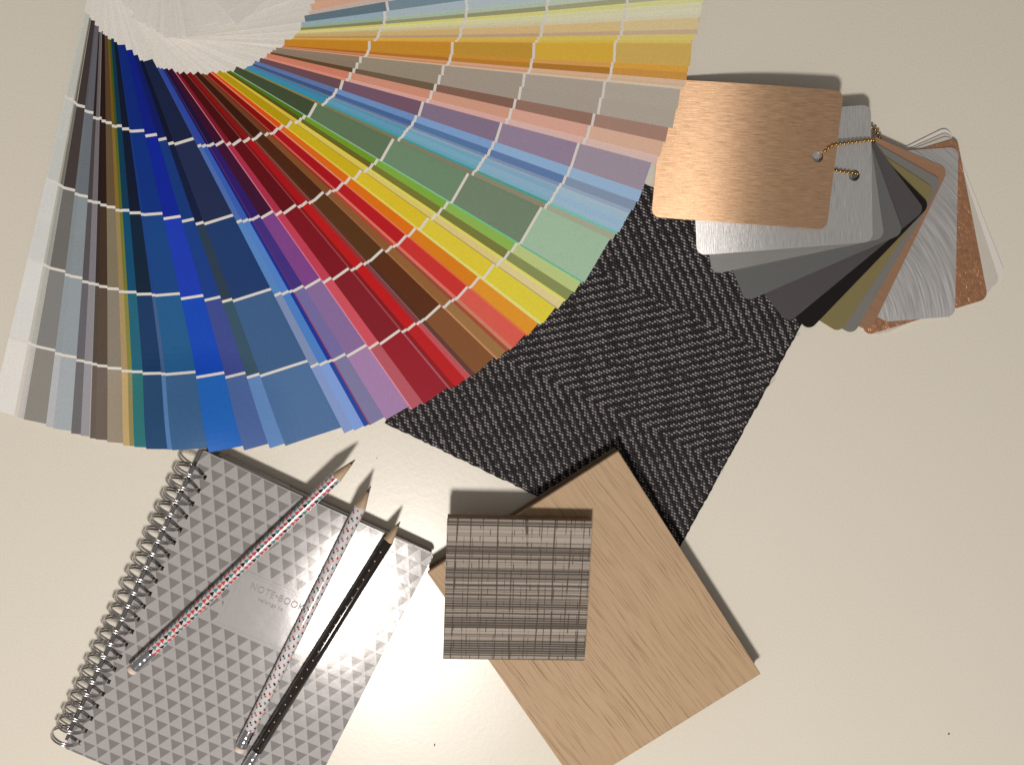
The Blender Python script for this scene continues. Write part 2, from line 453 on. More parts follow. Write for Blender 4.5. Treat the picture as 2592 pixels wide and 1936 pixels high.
for i, (b, a, cols) in enumerate(CARDS):
    qa = 0.21
    pa = card_pt(a, i, qa); pb = card_pt(b, i, 1)
    e = (pb - pa); Lc = e.length; e.normalize()
    n = Vector((-e.y, e.x, 0))
    tot = WHITE + Lc
    unit = Lc / 4.955
    brk = [(0.0, None), (WHITE * 0.33, None), (WHITE * 0.66, None), (WHITE, None)]
    t = WHITE
    W = (216, 208, 199)
    segs = []          # (t0, t1, colour or None for white card)
    segs += [(0, WHITE * 0.33, None), (WHITE * 0.33, WHITE * 0.66, None), (WHITE * 0.66, WHITE, None)]
    for k in range(5):
        t0 = WHITE + k * unit + (GAP / 2 if k else 0)
        t1 = WHITE + (k + 1) * unit - GAP / 2 if k < 4 else tot
        nsub = 2 if k < 3 else (12 if 6 <= i <= 34 else 2)
        for u_ in range(nsub):
            segs.append((t0 + (t1 - t0) * u_ / nsub, t0 + (t1 - t0) * (u_ + 1) / nsub, cols[k]))
        if k < 4:
            segs.append((t1, t1 + GAP, None))
    ts = [segs[0][0]] + [s[1] for s in segs]
    V, Fc, cl = [], [], []
    ss = [x_ / 12 for x_ in range(13)] if 6 <= i <= 34 else [0, 0.25, 0.5, 1.0]
    TH = 0.00022
    for t in ts:
        q = t / tot
        for s in ss:
            p = pa + e * (t - WHITE) + n * (s * WID)
            # slight curl of the paper towards the free end
            cur = 0.00024 * math.sin(q * 9) * smooth01((q - 0.5) * 2)
            V.append((p.x, p.y, card_z(i, q, s) + cur + ride(p)))
    nt, ns = len(ts), len(ss)
    for x, y, z in V[:nt * ns]:
        V.append((x, y, z - TH))
    off = nt * ns
    wv_ = random.uniform(0.95, 1.03)
    white = (0.855 * wv_, 0.825 * wv_, 0.775 * wv_)
    for r in range(nt - 1):
        c = segs[r][2]
        pm = pa + e * ((segs[r][0] + segs[r][1]) / 2 - WHITE) + n * 0.01
        if c is not None and i <= 13:      # the greys: cooler than the warm picture shows them
            lum = sum(c) / 3 * 1.05
            c = tuple(0.68 * v_ * 1.04 + 0.32 * lum * w_ for v_, w_ in zip(c, (0.98, 1.0, 1.03)))
        elif c is not None and i >= 74:
            lum = sum(c) / 3
            c = tuple(0.86 * v_ + 0.14 * lum for v_ in c)
        elif c is not None and 16 <= i <= 23:
            c = (c[0] * 0.86, c[1] * 0.97, min(255, c[2] * 1.06))
        col = white if c is None else alb(c, pm)
        for k in range(ns - 1):
            A = r * ns + k
            Fc.append([A, A + ns, A + ns + 1, A + 1]); cl.append(col)
            Fc.append([off + A, off + A + 1, off + A + ns + 1, off + A + ns]); cl.append(white)
        A = r * ns
        Fc.append([A, off + A, off + A + ns, A + ns]); cl.append(white if c is None else tuple(0.6 * x + 0.25 for x in col))
        A = r * ns + ns - 1
        Fc.append([A, A + ns, off + A + ns, off + A]); cl.append(white)
    for k in range(ns - 1):
        A = k
        Fc.append([A, A + 1, off + A + 1, off + A]); cl.append(white)
        A = (nt - 1) * ns + k
        Fc.append([A, off + A, off + A + 1, A + 1]); cl.append(white)
    mesh('colour_card', V, Fc, M_card, deck, cols=cl)

# ------------------------------------------------------------------ black herringbone cloth
m, N, L, B = mat('black_cloth')
n_ = noise(N, L, coords(N, L), 1500, 2)
L.new(mixc(N, L, n_, (0.006, 0.005, 0.006), (0.022, 0.018, 0.02)), B.inputs['Base Color'])
B.inputs['Roughness'].default_value = 0.85
B.inputs['Specular IOR Level'].default_value = 0.15
bump(N, L, B, n_, 0.6, 0.0006)
M_cloth = m
M_yl = plain('grey_yarn', (0.35, 0.325, 0.325), 0.42, 0, 0.5, 0.4, 500)
M_ym = plain('slate_yarn', (0.085, 0.077, 0.08), 0.5, 0, 0.4, 0.35, 700)
M_yd = plain('dark_yarn', (0.022, 0.018, 0.02), 0.6, 0, 0.3, 0.3, 700)
ZC = 0.0006
TL = up(1374, 344, ZC); TR = up(2101, 692, ZC); BL = up(975, 1071, ZC); BR = up(1702, 1419, ZC)
cu = (TR - TL); cv = (BL - TL)
swatch = empty('fabric_swatch', (TL + TR + BL + BR) / 4 - Vector((0, 0, ZC)))
tag(swatch, 'black and grey herringbone woven fabric swatch under the colour cards and oak board', 'fabric swatch')
Wm, Hm = cu.length, cv.length
ux, vx = cu.normalized(), cv.normalized()
# ground sheet with slightly ragged cut edges
out = []
def ragged(p, q, nn):
    d = (q - p); nrm = Vector((d.y, -d.x, 0)).normalized()
    for k in range(nn):
        w = p + d * (k / nn) + nrm * random.uniform(-0.0004, 0.0004)
        out.append((w.x, w.y))
ragged(TL, TR, 90); ragged(TR, BR, 90); ragged(BR, BL, 90); ragged(BL, TL, 90)
v, f = prism(ccw(out), 0.0001, ZC)
mesh('ground_cloth', v, f, M_cloth, swatch)
# raised yarn floats, laid in a chevron
PU, PV = 0.00188, 0.00158
band = 0.0735
PER = 0.0050            # stripe period along u
V, Fc, idx = [], [], []
def tri(x):
    x = x % 2.0
    return x if x < 1 else 2 - x
nu, nv = int(Wm / PU), int(Hm / PV)
t_off = 0.0
# chevron vertices lie on lines parallel to the long edge; put one of them where the photograph has it
vp = up(1850, 900, ZC); t1 = (vp - TL).dot(vx); t_off = -(t1 / band) + 1.0
SL = 1.0
for j in range(nv):
    for i in range(nu):
        s = (i + 0.5 + 0.5 * (j % 2)) * PU; t = (j + 0.5) * PV
        if s > Wm - 0.0006 or t > Hm - 0.0006: continue
        ph = (s - SL * band * tri(t / band + t_off) * 1.25) / PER / 1.55
        fr = ph % 1.0
        if fr < 0.46: mi = 0 if random.random() < 0.88 else 1
        elif fr < 0.60: mi = 1
        else: mi = 2
        fs_, ft_ = s / Wm, t / Hm
        c = TL * ((1 - fs_) * (1 - ft_)) + TR * (fs_ * (1 - ft_)) + BL * ((1 - fs_) * ft_) + BR * (fs_ * ft_) + ux * random.uniform(-1, 1) * 0.0001 + vx * random.uniform(-1, 1) * 0.0001
        lu = 0.00102 * random.uniform(0.85, 1.1); lv = 0.00046 * random.uniform(0.85, 1.15); hz = 0.0006 if mi < 2 else 0.00035
        dx = ux * math.cos(0.12) + vx * math.sin(0.12); dy = vx * math.cos(0.12) - ux * math.sin(0.12)
        k0 = len(V)
        z0 = Vector((0, 0, 0))
        for a_, b_, h_ in ((-1, 0, 0), (-.45, -1, 0.1), (.45, -1, 0.1), (1, 0, 0), (.45, 1, 0.1), (-.45, 1, 0.1), (-.4, 0, 1), (.4, 0, 1)):
            p = c + dx * (a_ * lu) + dy * (b_ * lv)
            V.append((p.x, p.y, ZC - 0.00003 + hz * h_))
        fs = [[0, 6, 1], [1, 6, 7, 2], [2, 7, 3], [3, 7, 4], [4, 7, 6, 5], [5, 6, 0]]
        for q in fs:
            Fc.append([k0 + x for x in q][::-1]); idx.append(mi)
yo = mesh('woven_yarns', V, Fc, [M_yl, M_ym, M_yd], swatch, idx=idx, smooth=True)
tag(yo, kind='stuff')
M_hair = plain('loose_fibre', (0.10, 0.09, 0.085), 0.6)
for pts in ([(1930, 990), (1947, 975), (1964, 958)], [(1921, 1000), (1935, 986), (1947, 972)], [(1827, 1165), (1832, 1178), (1828, 1196)],
            [(1800, 1224), (1812, 1214), (1822, 1204)], [(1793, 1236), (1803, 1228), (1812, 1220)], [(2012, 846), (2019, 849), (2026, 846)]):
    pth = [up(x, y, 0.0010 + 0.0005 * k) for k, (x, y) in enumerate(pts)]
    v, f = tube(pth, [0.00014, 0.00012, 0.00007], 5)
    mesh('loose_thread', v, f, M_hair, swatch)

# ------------------------------------------------------------------ oak board
m, N, L, B = mat('oak_veneer')
vv = coords(N, L)
# object X runs along the grain
RZ = math.radians(-3.5)
warp = noise(N, L, coords(N, L, (11, 22, 1)), 1.0, 2, 0.4)
rv = coords(N, L, (1, 1, 1), (0, 0, RZ))
sp = N.new('ShaderNodeSeparateXYZ'); L.new(rv, sp.inputs[0])
def grain(sx, sy, wamp, det=2):
    cb = N.new('ShaderNodeCombineXYZ')
    L.new(mathn(N, L, 'MULTIPLY', sp.outputs[0], sx), cb.inputs[0])
    L.new(mathn(N, L, 'ADD', mathn(N, L, 'MULTIPLY', sp.outputs[1], sy), mathn(N, L, 'MULTIPLY', warp, wamp)), cb.inputs[1])
    return noise(N, L, cb.outputs[0], 1.0, det, 0.5)
rings = grain(4.0, 260.0, 1.8)
lines2 = grain(10.0, 760.0, 5.2)
pores = grain(30.0, 1500.0, 10.0, 3)
fineg = grain(40.0, 2600.0, 26.0)
tone = noise(N, L, coords(N, L, (6, 26, 1)), 1.0, 2)
c0 = mixc(N, L, tone, (0.455, 0.305, 0.175), (0.515, 0.355, 0.212))
c1 = mixc(N, L, mathn(N, L, 'MULTIPLY', fineg, 0.4), c0, (0.60, 0.43, 0.27))
bnd = ramp(N, L, rings, [(0.40, 1.0), (0.52, 0.0)])
c1 = mixc(N, L, mathn(N, L, 'MULTIPLY', bnd, 0.14), c1, (0.33, 0.185, 0.085))
lines = ramp(N, L, lines2, [(0.345, 1.0), (0.40, 0.0)])
c2 = mixc(N, L, mathn(N, L, 'MULTIPLY', lines, 0.38), c1, (0.16, 0.08, 0.032))
pr = ramp(N, L, pores, [(0.34, 1.0), (0.42, 0.0)])
c3 = mixc(N, L, mathn(N, L, 'MULTIPLY', pr, 0.55), c2, (0.17, 0.085, 0.035))
L.new(c3, B.inputs['Base Color'])
B.inputs['Roughness'].default_value = 0.55
B.inputs['Specular IOR Level'].default_value = 0.3
hgt = mathn(N, L, 'SUBTRACT', fineg, mathn(N, L, 'MULTIPLY', pr, 1.2))
bump(N, L, B, hgt, 0.25, 0.0003)
M_oak = m
M_core = plain('board_core', (0.19, 0.125, 0.08), 0.75, 0, 0.2, 0.3, 120, 0.3)
M_core2 = plain('board_backing', (0.30, 0.205, 0.13), 0.75, 0, 0.2, 0.3, 120, 0.3)
ZB0, ZB1 = 0.0014, 0.0142
A = up(1565, 1142, ZB1); R = up(1926, 1705, ZB1); Lp = up(1082, 1450, ZB1)
gx = (R - A); gy = (Lp - A)
gl, gw = gx.length, gy.length
gxn = gx.normalized()
gyn = Vector((-gxn.y, gxn.x, 0)) * (1 if Vector((-gxn.y, gxn.x, 0)).dot(gy) > 0 else -1)
board = empty('oak_board', ((A + R + Lp + (R + Lp - A)) / 4).xy.to_3d())
tag(board, 'pale oak floor board sample lying askew with a small striped tile on it', 'wood sample')
mwb = Matrix.Identity(4)
yax = Vector((0, 0, 1)).cross(gxn)
sgn = 1 if yax.dot(gyn) > 0 else -1
for k, vec in enumerate((gxn, yax, Vector((0, 0, 1)))):
    for r in range(3): mwb[r][k] = vec[r]
mwb.translation = Vector((A.x, A.y, 0))
def slab(x0, x1, y0, y1, z0, z1, bev=0.0003):
    bm = bmesh.new()
    vs = [bm.verts.new(p) for p in ((x0, y0, z0), (x1, y0, z0), (x1, y1, z0), (x0, y1, z0), (x0, y0, z1), (x1, y0, z1), (x1, y1, z1), (x0, y1, z1))]
    for q in ((3, 2, 1, 0), (4, 5, 6, 7), (0, 1, 5, 4), (1, 2, 6, 5), (2, 3, 7, 6), (3, 0, 4, 7)):
        bm.faces.new([vs[k] for k in q])
    bmesh.ops.bevel(bm, geom=list(bm.edges), offset=bev, segments=2, affect='EDGES')
    me = bpy.data.meshes.new('slab'); bm.to_mesh(me); bm.free()
    return me
def slab_part(name, dims, mtl, parent, mw, bev=0.0003):
    me = slab(*dims, bev); me.name = name; me.materials.append(mtl)
    return link(name, me, parent, mw)
ya, yb = (0, gw * sgn) if sgn > 0 else (-gw, 0)
slab_part('oak_veneer_layer', (0, gl, ya, yb, ZB1 - 0.0034, ZB1), M_oak, board, mwb, 0.00035)
slab_part('core_layer', (0.0008, gl - 0.0006, ya + 0.0006, yb - 0.0006, ZB0 + 0.0021, ZB1 - 0.0034), M_core, board, mwb)
slab_part('backing_layer', (0.0002, gl - 0.0003, ya + 0.0003, yb - 0.0003, ZB0, ZB0 + 0.0021), M_core2, board, mwb)

# ------------------------------------------------------------------ small striped tile
m, N, L, B = mat('striped_laminate')
l2 = noise(N, L, coords(N, L, (1.2, 75, 1), (0, 0, 0), (3, 1.7, 0)), 1.0, 1, 0.5)
l3 = noise(N, L, coords(N, L, (25, 1900, 1)), 1.0, 2, 0.6)
tys = N.new('ShaderNodeSeparateXYZ'); L.new(coords(N, L), tys.inputs[0])
wav = noise(N, L, coords(N, L, (28, 140, 1)), 1.0, 2, 0.5)
def hline(K, seed, lo, hi):
    yk = mathn(N, L, 'ADD', mathn(N, L, 'ADD', mathn(N, L, 'MULTIPLY', tys.outputs[1], K), mathn(N, L, 'MULTIPLY', wav, 0.55)), seed)
    wn = N.new('ShaderNodeTexWhiteNoise'); wn.noise_dimensions = '1D'
    L.new(mathn(N, L, 'FLOOR', yk), wn.inputs['W'])
    prof = ramp(N, L, mathn(N, L, 'ABSOLUTE', mathn(N, L, 'SUBTRACT', mathn(N, L, 'FRACT', yk), 0.5)), [(0.26, 1.0), (0.44, 0.0)])
    dk = mathn(N, L, 'ADD', wn.outputs[0], mathn(N, L, 'MULTIPLY', mathn(N, L, 'SUBTRACT', 0.5, l2), 1.5))
    return mathn(N, L, 'MULTIPLY', prof, ramp(N, L, dk, [(lo, 0.0), (hi, 1.0)]))
hl = hline(640.0, 100.0, 0.15, 0.65)
hl2 = hline(1180.0, 300.3, 0.2, 0.75)
tcs = N.new('ShaderNodeSeparateXYZ'); L.new(coords(N, L), tcs.inputs[0])
def vline(K, off, w, jit, wy):
    n_ = noise(N, L, coords(N, L, (70, wy, 1), (0, 0, 0), off), 1.0, 2, 0.5)
    ph_ = mathn(N, L, 'FRACT', mathn(N, L, 'ADD', mathn(N, L, 'MULTIPLY', tcs.outputs[0], K), mathn(N, L, 'MULTIPLY', n_, jit)))
    return ramp(N, L, ph_, [(w * 0.7, 1.0), (w, 0.0)])
gate = ramp(N, L, noise(N, L, coords(N, L, (150, 110, 1)), 1.0, 1, 0.5), [(0.38, 0.35), (0.48, 1.0)])
gate2 = ramp(N, L, noise(N, L, coords(N, L, (250, 140, 1), (0, 0, 0), (4, 4, 0)), 1.0, 1, 0.5), [(0.46, 0.0), (0.56, 1.0)])
vl = mathn(N, L, 'MULTIPLY', vline(112, (7, 2, 0), 0.095, 1.0, 5), gate)
vl2 = mathn(N, L, 'MULTIPLY', vline(190, (1, 5, 0), 0.12, 1.2, 6), gate2)
base = mixc(N, L, l2, (0.34, 0.285, 0.235), (0.48, 0.415, 0.355))
ca = mixc(N, L, mathn(N, L, 'MULTIPLY', hl, 0.94), base, (0.032, 0.022, 0.015))
cb_ = mixc(N, L, mathn(N, L, 'MULTIPLY', hl2, 0.75), ca, (0.075, 0.052, 0.036))
vls = mathn(N, L, 'MAXIMUM', vl, vl2)
cc_ = mixc(N, L, mathn(N, L, 'MULTIPLY', vls, 0.92), cb_, (0.06, 0.042, 0.028))
L.new(cc_, B.inputs['Base Color'])
B.inputs['Roughness'].default_value = 0.6
B.inputs['Specular IOR Level'].default_value = 0.3
bump(N, L, B, mathn(N, L, 'SUBTRACT', l3, hl), 0.35, 0.0003)
M_tile = m
ZT0, ZT1 = ZB1 + 0.00005, ZB1 + 0.0103
c = [up(1133.3, 1312, ZT1), up(1500.4, 1318.6, ZT1), up(1478.8, 1671.6, ZT1), up(1120, 1666.8, ZT1)]
tex = ((c[1] - c[0]) + (c[2] - c[3])).normalized()
tey = Vector((-tex.y, tex.x, 0))
cen = (c[0] + c[1] + c[2] + c[3]) / 4
tw = ((c[1] - c[0]).length + (c[2] - c[3]).length) / 2
thh = ((c[0] - c[3]).length + (c[1] - c[2]).length) / 2
tile = empty('laminate_tile', (cen.x, cen.y, ZT0))
tag(tile, 'small square tile with dark brown and grey linen stripes, lying on the oak board', 'tile')
mwt = Matrix.Identity(4)
for k, vec in enumerate((tex, tey, Vector((0, 0, 1)))):
    for r in range(3): mwt[r][k] = vec[r]
mwt.translation = (cen.x, cen.y, 0)
slab_part('striped_face', (-tw / 2, tw / 2, -thh / 2, thh / 2, ZT1 - 0.0012, ZT1), M_tile, tile, mwt, 0.0002)
M_tcore = plain('tile_core', (0.24, 0.155, 0.095), 0.75, 0, 0.2, 0.35, 150, 0.3)
slab_part('core_layer', (-tw / 2 + .0003, tw / 2 - .0003, -thh / 2 + .0003, thh / 2 - .0003, ZT0, ZT1 - 0.0012), M_tcore, tile, mwt, 0.0002)

# ------------------------------------------------------------------ notebook
ZN = 0.0092
nTL = up(516, 1138, ZN); nTR = up(1097, 1404.5, ZN); nBL = up(166.5, 1890, ZN)
nx = (nTR - nTL).normalized(); ny = Vector((-nx.y, nx.x, 0))
nw = (nTR - nTL).length; nh = (nBL - nTL).length
book = empty('spiral_notebook', ((nTR + nBL) / 2).xy.to_3d())
tag(book, 'silver grey spiral notebook with a triangle pattern cover and wire rings', 'notebook')
mwn = Matrix.Identity(4)
for k, vec in enumerate((nx, ny, Vector((0, 0, 1)))):
    for r in range(3): mwn[r][k] = vec[r]
mwn.translation = (nTL.x, nTL.y, 0)          # local: x 0..nw, y 0..-nh
inv = mwn.inverted()
def nl(px, py, z=ZN):
    return inv @ up(px, py, z)
def lean(x):
    return 0.0014 - 0.016 * x + 0.0019 * math.sin(math.pi * max(0.0, min(1.0, x / nw)))
m, N, L, B = mat('triangle_cover')
side = (nl(568.9, 1200.8) - nl(535.3, 1184.5)).length
rowh = side * 34.8 / 37.4
t_ = N.new('ShaderNodeTexCoord'); sp = N.new('ShaderNodeSeparateXYZ'); L.new(t_.outputs['Object'], sp.inputs[0])
org = nl(535.3, 1184.5)
X = mathn(N, L, 'DIVIDE', mathn(N, L, 'SUBTRACT', sp.outputs[0], org.x), side)
Y = mathn(N, L, 'DIVIDE', mathn(N, L, 'SUBTRACT', sp.outputs[1], org.y), rowh)
fa = mathn(N, L, 'FRACT', mathn(N, L, 'SUBTRACT', X, mathn(N, L, 'MULTIPLY', Y, 0.5)))
fb = mathn(N, L, 'FRACT', Y)
trid = mathn(N, L, 'MULTIPLY', mathn(N, L, 'GREATER_THAN', mathn(N, L, 'ADD', fa, fb), 1.05), mathn(N, L, 'MULTIPLY', mathn(N, L, 'LESS_THAN', fa, 0.95), mathn(N, L, 'LESS_THAN', fb, 0.97)))
tx, ty = nl(698, 1508), nl(700, 1558)
bw, bh = 0.0335, 0.0205
inx = mathn(N, L, 'LESS_THAN', mathn(N, L, 'ABSOLUTE', mathn(N, L, 'SUBTRACT', sp.outputs[0], ty.x)), bw)
iny = mathn(N, L, 'LESS_THAN', mathn(N, L, 'ABSOLUTE', mathn(N, L, 'SUBTRACT', sp.outputs[1], ty.y)), bh)
box_ = mathn(N, L, 'MULTIPLY', inx, iny)
dark = mathn(N, L, 'MULTIPLY', trid, mathn(N, L, 'SUBTRACT', 1.0, box_))
gn = noise(N, L, t_.outputs['Object'], 500, 3)
lightc = mixc(N, L, gn, (0.40, 0.385, 0.385), (0.465, 0.45, 0.445))
darkc = mixc(N, L, gn, (0.225, 0.212, 0.205), (0.27, 0.255, 0.247))
L.new(mixc(N, L, dark, lightc, darkc), B.inputs['Base Color'])
B.inputs['Roughness'].default_value = 0.16
B.inputs['Metallic'].default_value = 0.05
B.inputs['Specular IOR Level'].default_value = 0.2
wv = noise(N, L, t_.outputs['Object'], 35, 2)
bump(N, L, B, mathn(N, L, 'ADD', mathn(N, L, 'MULTIPLY', wv, 1.0), mathn(N, L, 'MULTIPLY', gn, 0.06)), 0.12, 0.002)
M_cover = m
M_plastic = plain('cover_edge_plastic', (0.46, 0.43, 0.42), 0.22, 0.1, 0.6, 0.05)
m, N, L, B = mat('page_edges')
pg = noise(N, L, coords(N, L, (20, 20, 2600)), 1.0, 2, 0.6)
L.new(mixc(N, L, pg, (0.30, 0.27, 0.26), (0.62, 0.58, 0.55)), B.inputs['Base Color'])
B.inputs['Roughness'].default_value = 0.8
M_page = m
rc = 0.0035
cover_out = round_poly([(0, 0), (0, -nh), (nw, -nh), (nw, 0)], [0.001, 0.002, rc, rc])
def nb_part(name, outl, z0, z1, mt, mw=mwn):
    v, f = prism(ccw(outl), z0, z1)
    return mesh(name, v, f, mt, book, mw=mw)
# front cover with punched slots along the spine
nr = 25
h0 = nl(532.6, 1177); h1 = nl(200, 1873.9)
hy0, hy1 = h0.y + 0.0012, h1.y
hxs = (h0.x + h1.x) / 2
hy = [hy0 + (hy1 - hy0) * k / (nr - 3) for k in range(-2, nr - 2)]
holes = []
for y in hy:
    if y > -0.008 or y < -nh + 0.003: continue
    holes.append([(hxs - 0.0018, y - 0.0016), (hxs + 0.0018, y - 0.0016), (hxs + 0.0018, y + 0.0016), (hxs - 0.0018, y + 0.0016)])
def plate_mesh(name, outline, holes, z0, z1, mt, mside=None):
    loops = [[Vector((x, y, 0)) for x, y in ccw(outline)]] + [[Vector((x, y, 0)) for x, y in ccw(h)[::-1]] for h in holes]
    tr = tessellate_polygon(loops)
    flat = [p for lp in loops for p in lp]
    n = len(flat)
    V = [(p.x, p.y, z1) for p in flat] + [(p.x, p.y, z0) for p in flat]
    Fc, ix = [], []
    for t in tr:
        a, b, c_ = t
        nz = (flat[b] - flat[a]).cross(flat[c_] - flat[a]).z
        if nz < 0: a, b, c_ = a, c_, b
        Fc.append([a, b, c_]); Fc.append([n + a, n + c_, n + b]); ix += [0, 0]
    st = 0
    for lp in loops:
        k = len(lp)
        for q in range(k):
            i0, i1 = st + q, st + (q + 1) % k
            Fc.append([i0, n + i0, n + i1, i1]); ix.append(1 if mside else 0)
        st += k
    me = bpy.data.meshes.new(name)
    me.from_pydata(V, [], Fc)
    me.materials.append(mt)
    if mside: me.materials.append(mside)
    me.polygons.foreach_set('material_index', ix)
    uv = me.uv_layers.new(name='UVMap')
    for lp_ in me.loops:
        co = me.vertices[lp_.vertex_index].co
        uv.data[lp_.index].uv = (co.x * 8, co.y * 8)
    me.update()
    return me
cme = plate_mesh('front_cover', cover_out, holes, ZN - 0.0007, ZN, M_cover, M_plastic)
bmc = bmesh.new(); bmc.from_mesh(cme)
for k in range(1, 24):
    bmesh.ops.bisect_plane(bmc, geom=bmc.verts[:] + bmc.edges[:] + bmc.faces[:], plane_co=(nw * k / 24, 0, 0), plane_no=(1, 0, 0))
bmc.to_mesh(cme); bmc.free()
for v_ in cme.vertices: v_.co.z += lean(v_.co.x)
cme.polygons.foreach_set('use_smooth', [True] * len(cme.polygons))
cme.set_sharp_from_angle(angle=0.6)
link('front_cover', cme, book, mwn)
# clear rim bead along the top edge and round the corner
rim = [(nw * 0.0 + 0.012, 0.0002, ZN - 0.0004)] + [(x + 0.0003, y + 0.0004, ZN - 0.0004) for x, y in round_poly([(0, 0), (0, -nh), (nw, -nh), (nw, 0)], [0, 0, 0, rc], 8) if x > nw * 0.5 and y > -nh * 0.5][::-1]
rim = [rim[0]] + sorted(rim[1:], key=lambda p: (p[0] - p[1]))
rim = [(x, y, z + lean(x)) for x, y, z in rim]
v, f = tube(rim, 0.00055, 8)
mesh('cover_rim', v, f, M_plastic, book, mw=mwn, smooth=True)
# page blocks, slightly stepped, and back cover
PL0 = hxs + 0.0022
zs = [0.0013, 0.0029, 0.0049, ZN - 0.0026]
for k in range(3):
    o_ = [0.0009, 0.0002, -0.0006][k]
    ins = [(PL0, -o_ - 0.0006), (PL0, -nh + 0.0016), (nw - 0.0016, -nh + 0.0016), (nw - 0.0016, -o_ - 0.0006)]
    if k == 1:   # divider pages with a step
        ins = [(PL0, 0.0004), (PL0, -nh + 0.0016), (nw - 0.0016, -nh + 0.0016), (nw - 0.0016, -0.0012), (nw * 0.36, -0.0012), (nw * 0.36, 0.0001), (nw * 0.22, 0.0004)]
    nb_part('page_block', ins, zs[k] + 0.00003, zs[k + 1], M_page)
nb_part('back_cover', cover_out, 0.0002, 0.0013, M_plastic)
# spine strip seen inside the rings
M_spine = plain('spine_strip', (0.085, 0.08, 0.085), 0.35, 0.4, 0.5, 0.3, 90)
nb_part('spine_strip', [(-0.0022, -0.001), (-0.0022, -nh + 0.004), (-0.0002, -nh + 0.004), (-0.0002, -0.001)], 0.0030, 0.0082, M_spine)
# twin wire rings
M_wire = plain('steel_wire', (0.62, 0.60, 0.60), 0.22, 1.0, 0.5, 0.12, 900)
RR = 0.0092
cx_, cz_ = hxs - RR, RR + 0.0003
ring_me = None
for y in hy:
    if y < -nh + 0.003 or y > -0.008: continue
    if ring_me is None:
        V, Fc = [], []
        for dy, tl in ((-0.00085, 0.00025), (0.00085, -0.00025)):
            pts = []
            nseg = 40
            for k in range(nseg):
                a_ = 2 * math.pi * k / nseg
                pts.append((RR * math.cos(a_), dy + tl * math.cos(a_), RR * math.sin(a_) * 0.985))
            v, f = tube(pts, 0.00062, 8, closed=Vector((0, 1, 0.02)))
            o0 = len(V); V += list(v); Fc += [[x + o0 for x in q] for q in f]
        ring_me = bpy.data.meshes.new('wire_ring')
        ring_me.from_pydata([tuple(p) for p in V], [], Fc)
        ring_me.materials.append(M_wire)
        ring_me.polygons.foreach_set('use_smooth', [True] * len(ring_me.polygons))
    ro = bpy.data.objects.new('wire_ring', ring_me); C.objects.link(ro)
    ro.parent = book; ro.matrix_parent_inverse = book.matrix_basis.inverted()
    ro.matrix_basis = mwn @ Matrix.Translation((cx_ + random.uniform(-.0003, .0003), y, cz_)) @ Matrix.Rotation(random.uniform(-0.05, 0.05), 4, 'Z')
# writing
M_ink = plain('grey_print', (0.20, 0.185, 0.17), 0.4)
def text(body, size, px0, px1, nm, squash=1.0):
    cu_ = bpy.data.curves.new('tmp', 'FONT'); cu_.body = body; cu_.size = 1.0; cu_.align_x = 'LEFT'
    cu_.resolution_u = 4; cu_.space_character = 1.12
    to = bpy.data.objects.new('tmp', cu_); C.objects.link(to)
    bpy.context.view_layer.update()
    dg = bpy.context.evaluated_depsgraph_get()
    me = bpy.data.meshes.new_from_object(to.evaluated_get(dg))
    bpy.data.objects.remove(to)
    xs = [v_.co.x for v_ in me.vertices]; w_ = max(xs) - min(xs); x0 = min(xs)
    a_, b_ = nl(*px0), nl(*px1)
    wid = (b_ - a_).length; s_ = wid / w_
    for v_ in me.vertices:
        xx_ = a_.x + (v_.co.x - x0) * s_
        v_.co = Vector((xx_, a_.y + v_.co.y * s_ * squash, ZN + lean(xx_) + 0.00022))
    me.materials.clear(); me.materials.append(M_ink)
    me.name = nm
    return link(nm, me, book, mwn)
text('NOTE\u2022BOOK', 1, (634.5, 1486), (765, 1546), 'cover_title', 1.15)
text('belongs to', 1, (654, 1516), (716, 1543), 'cover_subtitle', 1.0)
# dotted frame of the name field
V, Fc = [], []
def dot(x, y, r=0.00021):
    k0 = len(V)
    for k in range(5):
        V.append((x + r * math.cos(k * 1.2566), y + r * math.sin(k * 1.2566), ZN + lean(x) + 0.00018))
    Fc.append([k0 + k for k in range(5)])
nn_ = 44
for k in range(nn_ + 1):
    x = ty.x - bw * 0.93 + 2 * bw * 0.93 * k / nn_
    dot(x, ty.y + bh * 0.9); dot(x, ty.y - bh * 0.9)
for k in range(1, 22):
    y = ty.y - bh * 0.9 + 2 * bh * 0.9 * k / 22
    dot(ty.x - bw * 0.93, y); dot(ty.x + bw * 0.93, y)
o = mesh('dotted_frame', V, Fc, M_ink, book, mw=mwn)

# ------------------------------------------------------------------ pencils
M_wood = plain('pencil_wood', (0.66, 0.48, 0.31), 0.6, 0, 0.3, 0.18, 400, 0.2)
M_lead = plain('graphite', (0.06, 0.058, 0.06), 0.35, 0.2, 0.5)
M_ferr = plain('ferrule_metal', (0.74, 0.74, 0.78), 0.16, 1.0, 0.5, 0.1, 500)
M_erase = plain('eraser_rubber', (0.80, 0.66, 0.56), 0.8, 0, 0.2, 0.08, 500, 0.2)
M_pw = plain('pencil_white_lacquer', (0.72, 0.69, 0.70), 0.14, 0, 0.6, 0.03)
M_pr = plain('pencil_red', (0.62, 0.07, 0.075), 0.16, 0, 0.6, 0.1)
M_pt = plain('pencil_teal', (0.085, 0.25, 0.27), 0.16, 0, 0.6, 0.1)
M_pk = plain('pencil_black', (0.018, 0.013, 0.012), 0.13, 0, 0.6, 0.2)
M_gold = plain('gold_dot', (0.80, 0.60, 0.30), 0.3, 0.6)
PR = 0.0034
